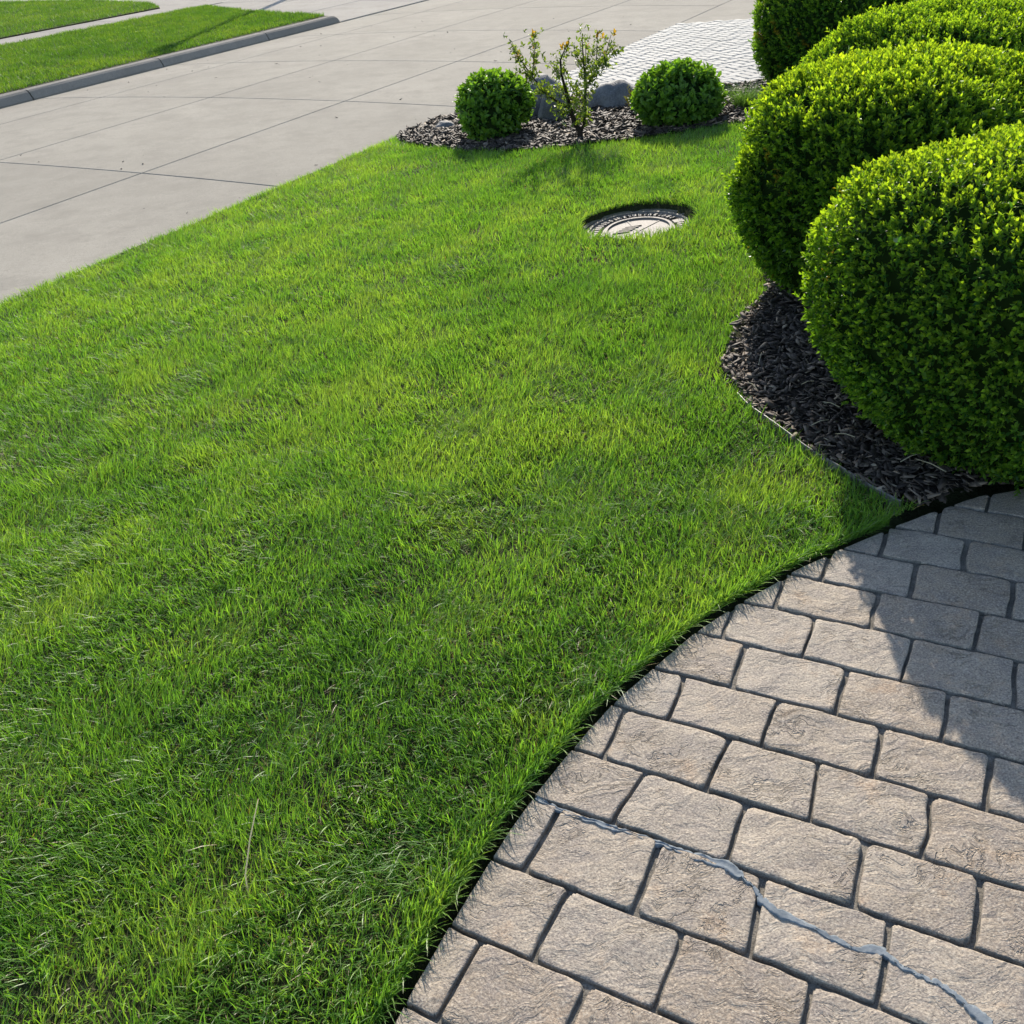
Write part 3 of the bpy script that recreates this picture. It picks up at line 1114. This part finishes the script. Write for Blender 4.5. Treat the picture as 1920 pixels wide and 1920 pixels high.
def sample_surface(Sf, dens):
    A, B_, C, D = Sf[:-1, :-1], Sf[1:, :-1], Sf[1:, 1:], Sf[:-1, 1:]
    nr = np.cross(C - A, D - B_)
    ar = np.linalg.norm(nr, axis=-1) * .5
    tot = ar.sum()
    n = int(tot * dens)
    fi = rng.choice(ar.size, n, p=(ar / tot).ravel())
    s, t = rng.uniform(0, 1, (2, n, 1))
    a, b, c, d = [q.reshape(-1, 3)[fi] for q in (A, B_, C, D)]
    P = (a * (1 - s) + b * s) * (1 - t) + (d * (1 - s) + c * s) * t
    nn = nr.reshape(-1, 3)[fi]
    nn = nn / (np.linalg.norm(nn, axis=1, keepdims=True) + 1e-9)
    cen = np.array([0, 0, Sf[..., 2].max() * .45])
    flip = ((P - cen) * nn).sum(1) < 0
    nn[flip] *= -1
    return P, nn


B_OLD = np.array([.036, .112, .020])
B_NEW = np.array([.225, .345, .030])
BT6 = [sprig(3, .032, .0195, .0088, B_OLD, B_NEW, True, 100 + i, 2, (58, 16)) for i in range(8)]
BT4 = [sprig(4, .042, .0215, .0104, B_OLD, B_NEW, False, 120 + i, 2, (58, 16)) for i in range(8)]
BTM = [meshdata('leaf_sprig', t[0], t[1], M_BOX, col=t[2]) for t in BT6]


def boxwood(x, y, rx, ry, hgt, rot, dens, tmpl, label, new=1.0, n_parts=0, seed=0, scale=1.0, **kw):
    z = float(S(x, y)) + .005
    root = empty('boxwood_bush', (x, y, z), label=label, category='bush', group='clipped boxwood bushes')
    Sf = bush_surface(rx, ry, hgt, rot, seed=seed, **kw)
    n0, n1 = Sf.shape[:2]
    core = Sf * np.array([1 - .075 / rx, 1 - .075 / ry, 1 - .07 / hgt])
    mesh('inner_twigs', core.reshape(-1, 3), gridfaces(n0, n1), M_CORE, root, smooth=True)
    # stems at the foot
    for i in range(5):
        t = TAU * i / 5 + .4
        v, fq = tube([(.05 * math.cos(t), .05 * math.sin(t), -.03), (.13 * math.cos(t), .13 * math.sin(t), .12), (.22 * math.cos(t), .22 * math.sin(t), .3)], [.016, .013, .010], 6)
        mesh('stem', v, fq, M_BARK, root)
    P, nn = sample_surface(Sf, dens)
    n = len(P)
    inset = np.where(rng.uniform(0, 1, n) < .62, np.abs(rng.normal(0, .012, n)), rng.uniform(.01, .05, n))
    inset = inset + .03 * np.clip(fbm(P[:, 0] * 16 + P[:, 2] * 9, P[:, 1] * 16 - P[:, 2] * 11, seed + 95, 2) - .52, 0, 1) * 4
    inset = np.where(rng.uniform(0, 1, n) < .012, -rng.uniform(.008, .026, n), inset)     # stray shoots
    P = P - nn * inset[:, None]
    ax = nn + np.array([0, 0, .45]) + rng.normal(0, .38, (n, 3))
    scl = rng.uniform(.8, 1.25, n) * scale
    # new growth on top and tips; sunlit top and shaded sides also painted in
    fresh_lit = np.clip(.45 + .62 * nn[:, 2], .25, 1) * rng.uniform(.75, 1.2, n) * new
    fresh_lit *= np.where(inset > .02, .7, 1)
    tint = np.stack([.48 + .78 * fresh_lit, .72 + .40 * fresh_lit, .9 + 0 * fresh_lit], 1)
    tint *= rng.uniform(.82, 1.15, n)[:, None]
    bn = fbm(P[:, 0] * 9 + P[:, 2] * 7, P[:, 1] * 9 - P[:, 2] * 5, seed + 90, 2)
    dead = (bn > .80) & (nn[:, 2] < .3)
    tint[dead] = np.array([1.6, .8, .9]) * .8
    sel = np.zeros(n, bool)
    if n_parts:
        wp = P + np.array([x, y, z])
        view = np.array(CAM) - wp
        dist = np.linalg.norm(view, axis=1)
        u_, v_, dep = project(wp[:, 0], wp[:, 1], wp[:, 2])
        face = (view * nn).sum(1) / dist
        score = dist - .3 * face + 10 * (np.abs(u_) > .49) + 10 * (face < .1) + 10 * (inset > .02) + 1.2 * rng.uniform(0, 1, n)
        sel[np.argsort(score)[:n_parts]] = True
        for i in np.where(sel)[0]:
            o = bpy.data.objects.new('leaf_sprig', BTM[rng.integers(0, 8)])
            q = Vector(ax[i]).to_track_quat('Z', 'Y').to_matrix() @ Matrix.Rotation(rng.uniform(0, TAU), 3, 'Z')
            o.matrix_world = Matrix.LocRotScale(Vector(P[i]), q, Vector((scl[i],) * 3))
            link(o, root)
    k = ~sel
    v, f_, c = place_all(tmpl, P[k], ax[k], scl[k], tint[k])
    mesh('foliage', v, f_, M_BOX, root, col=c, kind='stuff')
    return root


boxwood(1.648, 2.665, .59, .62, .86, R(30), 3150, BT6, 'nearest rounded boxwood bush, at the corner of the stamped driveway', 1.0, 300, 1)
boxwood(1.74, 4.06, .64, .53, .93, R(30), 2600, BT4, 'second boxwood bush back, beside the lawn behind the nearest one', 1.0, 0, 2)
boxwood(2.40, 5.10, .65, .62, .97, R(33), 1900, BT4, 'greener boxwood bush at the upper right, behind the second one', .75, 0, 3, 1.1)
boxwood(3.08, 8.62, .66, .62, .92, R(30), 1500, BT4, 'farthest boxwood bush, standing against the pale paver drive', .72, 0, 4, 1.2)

# round broad-leaved shrubs of the far bed
E_OLD = np.array([.042, .118, .024])
E_NEW = np.array([.160, .300, .034])
ET = [sprig(3, .065, .052, .027, E_OLD, E_NEW, True, 200 + i, 2, (75, 28)) for i in range(6)]


def ball_shrub(x, y, rx, hgt, label, seed):
    z = float(S(x, y)) + .005
    root = empty('round_shrub', (x, y, z), label=label, category='shrub', group='round shrubs in the far bed')
    Sf = bush_surface(rx, rx * .95, hgt, seed * .7, nplan=2.1, base=.62, lump=.07, seed=seed, nu=40, nv=20, ktop=2.1, kpow=2.0, wide=.42)
    mesh('inner_twigs', (Sf * (.82, .82, .84)).reshape(-1, 3), gridfaces(*Sf.shape[:2]), M_CORE, root, smooth=True)
    v, fq = tube([(0, 0, -.04), (.01, 0, .1), (.0, .01, .25)], [.02, .017, .012], 6)
    mesh('stem', v, fq, M_BARK, root)
    P, nn = sample_surface(Sf, 820)
    n = len(P)
    P = P - nn * np.where(rng.uniform(0, 1, n) < .6, np.abs(rng.normal(0, .016, n)), rng.uniform(0, .08, n))[:, None]
    ax = nn + np.array([0, 0, .75]) + rng.normal(0, .3, (n, 3))
    tint = np.ones((n, 3)) * rng.uniform(.8, 1.2, n)[:, None]
    v, f_, c = place_all(ET, P, ax, rng.uniform(.75, 1.2, n), tint)
    mesh('foliage', v, f_, M_EUO, root, col=c, kind='stuff')


ball_shrub(.165, 8.55, .335, .50, 'round leafy green shrub left of the thin bare-stemmed shrub', 11)
ball_shrub(1.625, 8.02, .355, .44, 'round leafy green shrub right of the boulders, near the boxwoods', 12)

# thin open shrub with bronze tips
TB = (.8126, 7.827, .25)
tr = empty('open_shrub', TB, label='thin open shrub with bronze young leaves among the boulders', category='shrub')
J2 = {'base': (0, -.03), 'fork': (-.001, .078), 'l1': (-.043, .145), 'l2': (-.068, .238), 'l3': (-.082, .308), 'la': (-.240, .357), 'lb': (-.346, .491),
      'lc': (-.448, .651), 'ld': (-.494, .739), 'u1': (-.331, .597), 'u2': (-.316, .706), 'u3': (-.325, .807), 'm1': (-.137, .514), 'm2': (-.144, .625),
      'm3': (-.104, .706), 'r1': (.032, .123), 'r2': (.046, .297), 'r3': (.058, .395), 'r4': (.036, .577), 'r5': (.029, .705), 'r6': (.027, .770),
      'r7': (.072, .691), 's1': (.151, .489), 's2': (.226, .561), 's3': (.154, .749), 's4': (.274, .724), 's5': (.245, .533), 's6': (.336, .643)}
dep_ = {'la': .05, 'lb': .08, 'lc': .10, 'ld': .12, 'u1': .02, 'u2': -.02, 'u3': -.05, 'm1': -.12, 'm2': -.16, 'm3': -.18, 'r4': -.08, 'r5': -.10, 'r6': -.12,
        'r7': .06, 's1': .10, 's2': .16, 's3': .0, 's4': .12, 's5': .2, 's6': .2, 'l3': -.03, 'r3': .02}
P3 = {k: np.array([v[0], dep_.get(k, 0.), v[1]]) for k, v in J2.items()}
chains = [(['base', 'fork', 'l1', 'l2', 'l3', 'm1', 'm2', 'm3'], .026, .003), (['l2', 'la', 'lb', 'lc', 'ld'], .010, .002), (['lb', 'u1', 'u2', 'u3'], .005, .0018),
          (['fork', 'r1', 'r2', 'r3', 'r4', 'r5', 'r6'], .015, .002), (['r3', 's1', 's2', 's4'], .006, .002), (['r3', 'r7'], .005, .002),
          (['s1', 's3'], .004, .0018), (['s2', 's6'], .0035, .0015), (['s1', 's5'], .0035, .0015)]
extra = []
for a, b, k in (('l3', (-.18, .02, .42), 0), ('l3', (.0, -.15, .46), 0), ('m1', (-.22, -.02, .60), 0), ('la', (-.30, -.1, .44), 0), ('r2', (-.06, .12, .42), 0),
                ('r3', (.14, -.1, .52), 0), ('lb', (-.43, .0, .54), 0), ('r4', (-.03, -.02, .66), 0), ('l2', (-.19, -.12, .27), 0), ('l1', (.03, -.14, .32), 0)):
    extra.append((P3[a], np.array(b)))
tips = []
for names, r0, r1 in chains:
    pts = [P3[k] for k in names]
    v, fq = tube(pts, list(np.linspace(r0, r1, len(pts))), 6)
    mesh('trunk' if names[0] == 'base' else 'branch', v, fq, M_BARK, tr, smooth=True)
    for p0, p1 in zip(pts[:-1], pts[1:]):
        if p1[2] > .24:
            tips.append((p0, p1))
for p0, p1 in extra:
    v, fq = tube([p0, (p0 + p1) / 2 + rng.normal(0, .012, 3), p1], [.004, .003, .0015], 5)
    mesh('branch', v, fq, M_BARK, tr, smooth=True)
    tips.append((p0, p1))
SOLD, SNEW, SBRZ = np.array([.055, .10, .022]), np.array([.18, .235, .045]), np.array([.34, .20, .035])
ST = [sprig(2, .03, .034, .017, SOLD, SNEW, True, 300 + i, 2, (80, 35)) for i in range(5)]
pos, axs = [], []
for p0, p1 in tips:
    L_ = np.linalg.norm(p1 - p0)
    for i in range(int(5 + L_ * 105)):
        t = rng.uniform(.05, 1.02)
        pos.append(p0 + (p1 - p0) * t + rng.normal(0, .030, 3))
        axs.append((p1 - p0) / L_ + rng.normal(0, .8, 3))
pos, axs = np.array(pos), np.array(axs)
tint = np.ones((len(pos), 3)) * rng.uniform(.6, 1.3, len(pos))[:, None]
v, f_, c = place_all(ST, pos, axs, rng.uniform(.6, 1.1, len(pos)), tint)
mesh('crown', v, f_, M_EUO, tr, col=c, kind='stuff')
BZ = [sprig(2, .03, .040, .020, SBRZ * .8, SBRZ, True, 320 + i, 2, (60, 20)) for i in range(3)]
pos = np.array([P3[k] for k in ('u3', 'm3', 's3', 's4', 'u2', 's2', 'lc', 'm3', 's3', 'u1', 'r7')]) + rng.normal(0, .012, (11, 3))
for i in range(len(pos)):
    v, f_, c = place_all(BZ, pos[i:i + 1], rng.normal(0, .3, (1, 3)) + (0, 0, 1), rng.uniform(.8, 1.3, 1), np.ones((1, 3)))
    mesh('bronze_tip', v, f_, M_EUO, tr, col=c, label='bronze young leaves at a branch tip')


# boulders
def boulder(x, y, z, r, label, seed, rot=0, flat=.0):
    bm = bmesh.new()
    bmesh.ops.create_icosphere(bm, subdivisions=4, radius=1)
    for v_ in bm.verts:
        n_ = v_.co.normalized()
        d = 1 + .22 * mnoise.noise(n_ * 1.3 + Vector((seed, 0, 0))) + .09 * mnoise.noise(n_ * 3.2 + Vector((0, seed, 0))) + .05 * mnoise.noise(n_ * 7 + Vector((0, 0, seed))) + .02 * mnoise.noise(n_ * 19 + Vector((seed, 0, 2)))
        co = n_ * d
        for ax_ in (Vector((.5, .3, .8)), Vector((-.7, .4, .55)), Vector((.1, -.9, .4))):
            a_ = ax_.normalized()
            k_ = co.dot(a_) - .86
            if k_ > 0:
                co -= a_ * k_ * .75
        v_.co = Vector((co.x * r[0], co.y * r[1], co.z * r[2]))
    me = bpy.data.meshes.new('boulder')
    bm.to_mesh(me)
    bm.free()
    me.polygons.foreach_set('use_smooth', np.ones(len(me.polygons), bool))
    me.materials.append(M_GRANITE)
    o = bpy.data.objects.new('boulder', me)
    o.location = (x, y, z)
    o.rotation_euler = (0, flat, rot)
    link(o, label=label, category='boulder', group='boulders in the far bed')


boulder(.58, 9.40, .22, (.34, .28, .30), 'broad low boulder behind the left round shrub', 3.1, .4, .05)
boulder(.70, 8.98, .24, (.13, .14, .23), 'upright narrow boulder just left of the thin open shrub', 7.7, .9)
boulder(1.28, 9.22, .18, (.30, .25, .26), 'smooth rounded boulder right of the thin open shrub', 12.4, .2)
boulder(-.29, 9.30, .13, (.12, .10, .085), 'small flat rock at the left tip of the far bed', 17.9, .6)

# small weedy plant beside the right boulder
WP = (1.40, 8.78)
wr = empty('weedy_plant', (*WP, float(S(*WP))), label='small reddish weedy plant between right boulder and round shrub', category='plant')
WT = [sprig(3, .06, .034, .014, np.array([.09, .07, .03]), np.array([.17, .17, .04]), True, 400 + i, 2, (75, 30)) for i in range(4)]
pw, aw = [], []
for i in range(9):
    t, r_ = rng.uniform(0, TAU), rng.uniform(.02, .10)
    tip = np.array([r_ * math.cos(t), r_ * math.sin(t), rng.uniform(.10, .22)])
    v, fq = tube([(0, 0, -.01), tip * (.5, .5, .6), tip], [.003, .0025, .0015], 5)
    mesh('stem', v, fq, M_BARK, wr)
    for q in np.linspace(.45, 1, 4):
        pw.append(tip * q)
        aw.append(tip / .2 + rng.normal(0, .4, 3))
v, f_, c = place_all(WT, np.array(pw), np.array(aw), rng.uniform(.7, 1.1, len(pw)), np.ones((len(pw), 3)))
mesh('foliage', v, f_, M_EUO, wr, col=c, kind='stuff')

# fine-bladed grass tuft
TF = (2.20, 8.18)
n = 620
r_ = np.abs(rng.normal(0, .05, n))
t_ = rng.uniform(0, TAU, n)
x, y = r_ * np.cos(t_), r_ * np.sin(t_)
gv, gf, gc = blades(x, y, np.full(n, -.01), rng.uniform(.14, .27, n), rng.uniform(.002, .004, n), t_ + rng.normal(0, .3, n), rng.uniform(.05, .55, n), rng.uniform(.2, .75, n),
                    np.array([.07, .13, .045]) * rng.uniform(.7, 1.5, n)[:, None], 4)
o = mesh('grass_tuft', gv, gf, M_GRASS, col=gc, label='tuft of fine grey-green ornamental grass right of the round shrub', category='grass tuft')
o.location = (*TF, float(S(*TF)) + .01)


# ------------------------------------------------------------------ bark chips
def chip_template(seed):
    """flat angular splinter of bark"""
    r_ = np.random.default_rng(seed)
    n = 5
    W_ = r_.uniform(.09, .26)
    ring = np.array([(-.5, r_.uniform(-.4, .4) * W_), (r_.uniform(-.4, -.1), -W_ * r_.uniform(.7, 1)), (r_.uniform(.25, .5), -W_ * r_.uniform(.2, .9)), (.5, W_ * r_.uniform(.1, .7)), (r_.uniform(-.3, .2), W_ * r_.uniform(.6, 1))])
    bend = r_.uniform(-.25, .25)
    th_ = r_.uniform(.035, .075)
    top = [(p[0], p[1], th_ / 2 + bend * p[0] ** 2 + r_.uniform(-.02, .02)) for p in ring]
    bot = [(p[0] * .97, p[1] * .9, -th_ / 2 + bend * p[0] ** 2) for p in ring]
    vs_ = np.array(top + bot)
    tri = []
    for i in range(1, n - 1):
        tri += [(0, i, i + 1), (n, n + i + 1, n + i)]
    for i in range(n):
        j = (i + 1) % n
        tri += [(i, n + i, n + j), (i, n + j, j)]
    return vs_, np.array(tri), np.ones((2 * n, 3))


CT = [chip_template(500 + i) for i in range(7)]


def chip_colours(n):
    c = np.array([.048, .036, .028]) * rng.uniform(.5, 1.8, n)[:, None]
    k = rng.uniform(0, 1, n) < .22
    c[k] = np.array([.15, .115, .085]) * rng.uniform(.6, 1.6, k.sum())[:, None]
    k = rng.uniform(0, 1, n) < .035
    c[k] = np.array([.34, .27, .19]) * rng.uniform(.7, 1.2, k.sum())[:, None]
    return c


def scatter_chips(xr, yr, dens, lo, hi, keep=None):
    n = int(dens * (xr[1] - xr[0]) * (yr[1] - yr[0]))
    x, y = rng.uniform(*xr, n), rng.uniform(*yr, n)
    k = inpoly(x, y, BED) & (drive_side(x, y) < -.02)
    if keep is not None:
        k &= keep(x, y)
    x, y = x[k], y[k]
    n = len(x)
    P = np.stack([x, y, bed_z(x, y) + rng.uniform(.002, .02, n)], 1)
    ax = np.stack([rng.normal(0, .38, n), rng.normal(0, .38, n), np.ones(n)], 1)
    return P, ax, rng.uniform(lo, hi, n), chip_colours(n)


P, ax, sc_, cl = scatter_chips((.8, 1.75), (2.1, 4.5), 5000, .010, .055)
dist = np.linalg.norm(P - np.array(CAM), axis=1)
show = (P[:, 0] < 1.06 + .17 * np.clip(P[:, 1] - 2.4, 0, 9)) & (P[:, 2] > bed_z(P[:, 0], P[:, 1]) + .010) & (sc_ > .022)
cand = np.where(show)[0]
cand = cand[np.argsort(-(sc_ / dist)[cand])][:300]
sel = np.zeros(len(P), bool)
sel[cand] = True
CH = []
for t in CT:
    for kk in range(3):
        col = chip_colours(1)[0]
        CH.append(meshdata('bark_chip', t[0], t[1], M_CHIP, col=np.tile(col, (len(t[0]), 1))))
for i in cand:
    o = bpy.data.objects.new('bark_chip', CH[rng.integers(0, len(CH))])
    q = Vector(ax[i]).to_track_quat('Z', 'Y').to_matrix() @ Matrix.Rotation(rng.uniform(0, TAU), 3, 'Z')
    o.matrix_world = Matrix.LocRotScale(Vector(P[i]), q, Vector((sc_[i],) * 3))
    link(o, bed)
v, f_, c = place_all(CT, P[~sel], ax[~sel], sc_[~sel], cl[~sel])
parts = [(v, f_, c)]
P, ax, sc_, cl = scatter_chips((-.9, 2.9), (7.4, 9.9), 1350, .03, .10)
cl *= .85
parts.append(place_all(CT, P, ax, sc_, cl))
v, f_, c = merge(parts)
mesh('bark_mulch', v, f_, M_CHIP, bed, col=c, kind='stuff')

# thin plastic edging between lawn and bed
STR = [(.850, 3.06), (.862, 2.98), (.900, 2.845), (.958, 2.641), (1.010, 2.502), (1.063, 2.372), (1.122, 2.243)]
vs_ = []
s_i = np.linspace(0, len(STR) - 1, 40)
sx = np.interp(s_i, range(len(STR)), [p[0] for p in STR])
sy = np.interp(s_i, range(len(STR)), [p[1] for p in STR])
for i in range(len(sx)):
    i0, i1 = max(0, i - 1), min(len(sx) - 1, i + 1)
    d = np.array([sx[i1] - sx[i0], sy[i1] - sy[i0]])
    d /= np.linalg.norm(d)
    n_ = np.array([-d[1], d[0]]) * .003
    z = float(S(sx[i], sy[i])) + .024 + .0015 * math.sin(i * .5)
    for s_, zz in ((-1, -.08), (-1, 0), (-.5, .002), (.5, .002), (1, 0), (1, -.08)):
        vs_.append((sx[i] + n_[0] * s_, sy[i] + n_[1] * s_, z + zz))
mesh('garden_edging', vs_, gridfaces(40, 6), M_EDGING, label='thin dark plastic edging strip between lawn and near mulch bed', category='edging')

# dry straws lying on the near bed
parts = []
for (xa, ya, ang, L_) in ((1.30, 2.36, 2.2, .10), (1.20, 2.45, .4, .08), (1.02, 2.75, .3, .07), (1.12, 2.62, 2.7, .06), (.98, 3.25, 1.2, .10), (1.08, 3.05, .2, .05), (1.25, 2.60, 1.0, .07), (1.15, 2.85, 2.4, .06), (.92, 3.05, 1.9, .06)):
    z = float(bed_z(np.array(xa), np.array(ya))) + .022
    dx, dy = math.cos(ang) * L_, math.sin(ang) * L_
    v, fq = tube([(xa, ya, z), (xa + dx * .5, ya + dy * .5, z + .008), (xa + dx, ya + dy, z + .004)], [.0016, .0015, .001], 4)
    o = mesh('straw', v, fq, M_DRY, bed, col=np.tile([.5, .44, .30], (len(v), 1)))

# crumbs of dirt and leaf scattered on the street
P, n = [], 90
a, c = rng.uniform(4.5, 16, n), rng.uniform(5.6, 12.3, n)
x, y = XY(a, c)
P = np.stack([x, y, road_z(c) + .005], 1)
v, f_, c_ = place_all(CT, P, np.stack([rng.normal(0, .3, n), rng.normal(0, .3, n), np.ones(n)], 1), rng.uniform(.015, .065, n) * rng.uniform(.5, 1, n), np.tile([.03, .026, .02], (n, 1)))
mesh('street_litter', v, f_, M_CHIP, col=c_, kind='stuff', label='dark crumbs of leaf and dirt scattered on the street', category='litter')

# street lamp beyond the top of the picture; its shadow lies across the far verge
LH = 6.2
tip = np.array([-5.05, 16.95])
lx, ly = tip[0] + LH / math.tan(SUN_EL) * math.sin(SUN_AZ), tip[1] + LH / math.tan(SUN_EL) * math.cos(SUN_AZ)
lamp = empty('street_lamp', (lx, ly, .10), label='tall dark street lamp beyond the far verge', category='street lamp')
v, fq = lathe([(.16, 0), (.16, .12), (.115, .2), (.10, .5), (.075, LH - .75), (.09, LH - .7), (.09, LH - .62)], 16)
mesh('pole', v, fq, M_METAL, lamp, smooth=True)
v, fq = lathe([(.09, LH - .62), (.14, LH - .58), (.19, LH - .2), (.19, LH - .18)], 16)
mesh('lantern', v, fq, M_LAMP, lamp)
v, fq = lathe([(.0, LH - .17), (.24, LH - .17), (.22, LH - .12), (.08, LH), (0, LH + .02)], 16)
mesh('cap', v, fq, M_METAL, lamp)
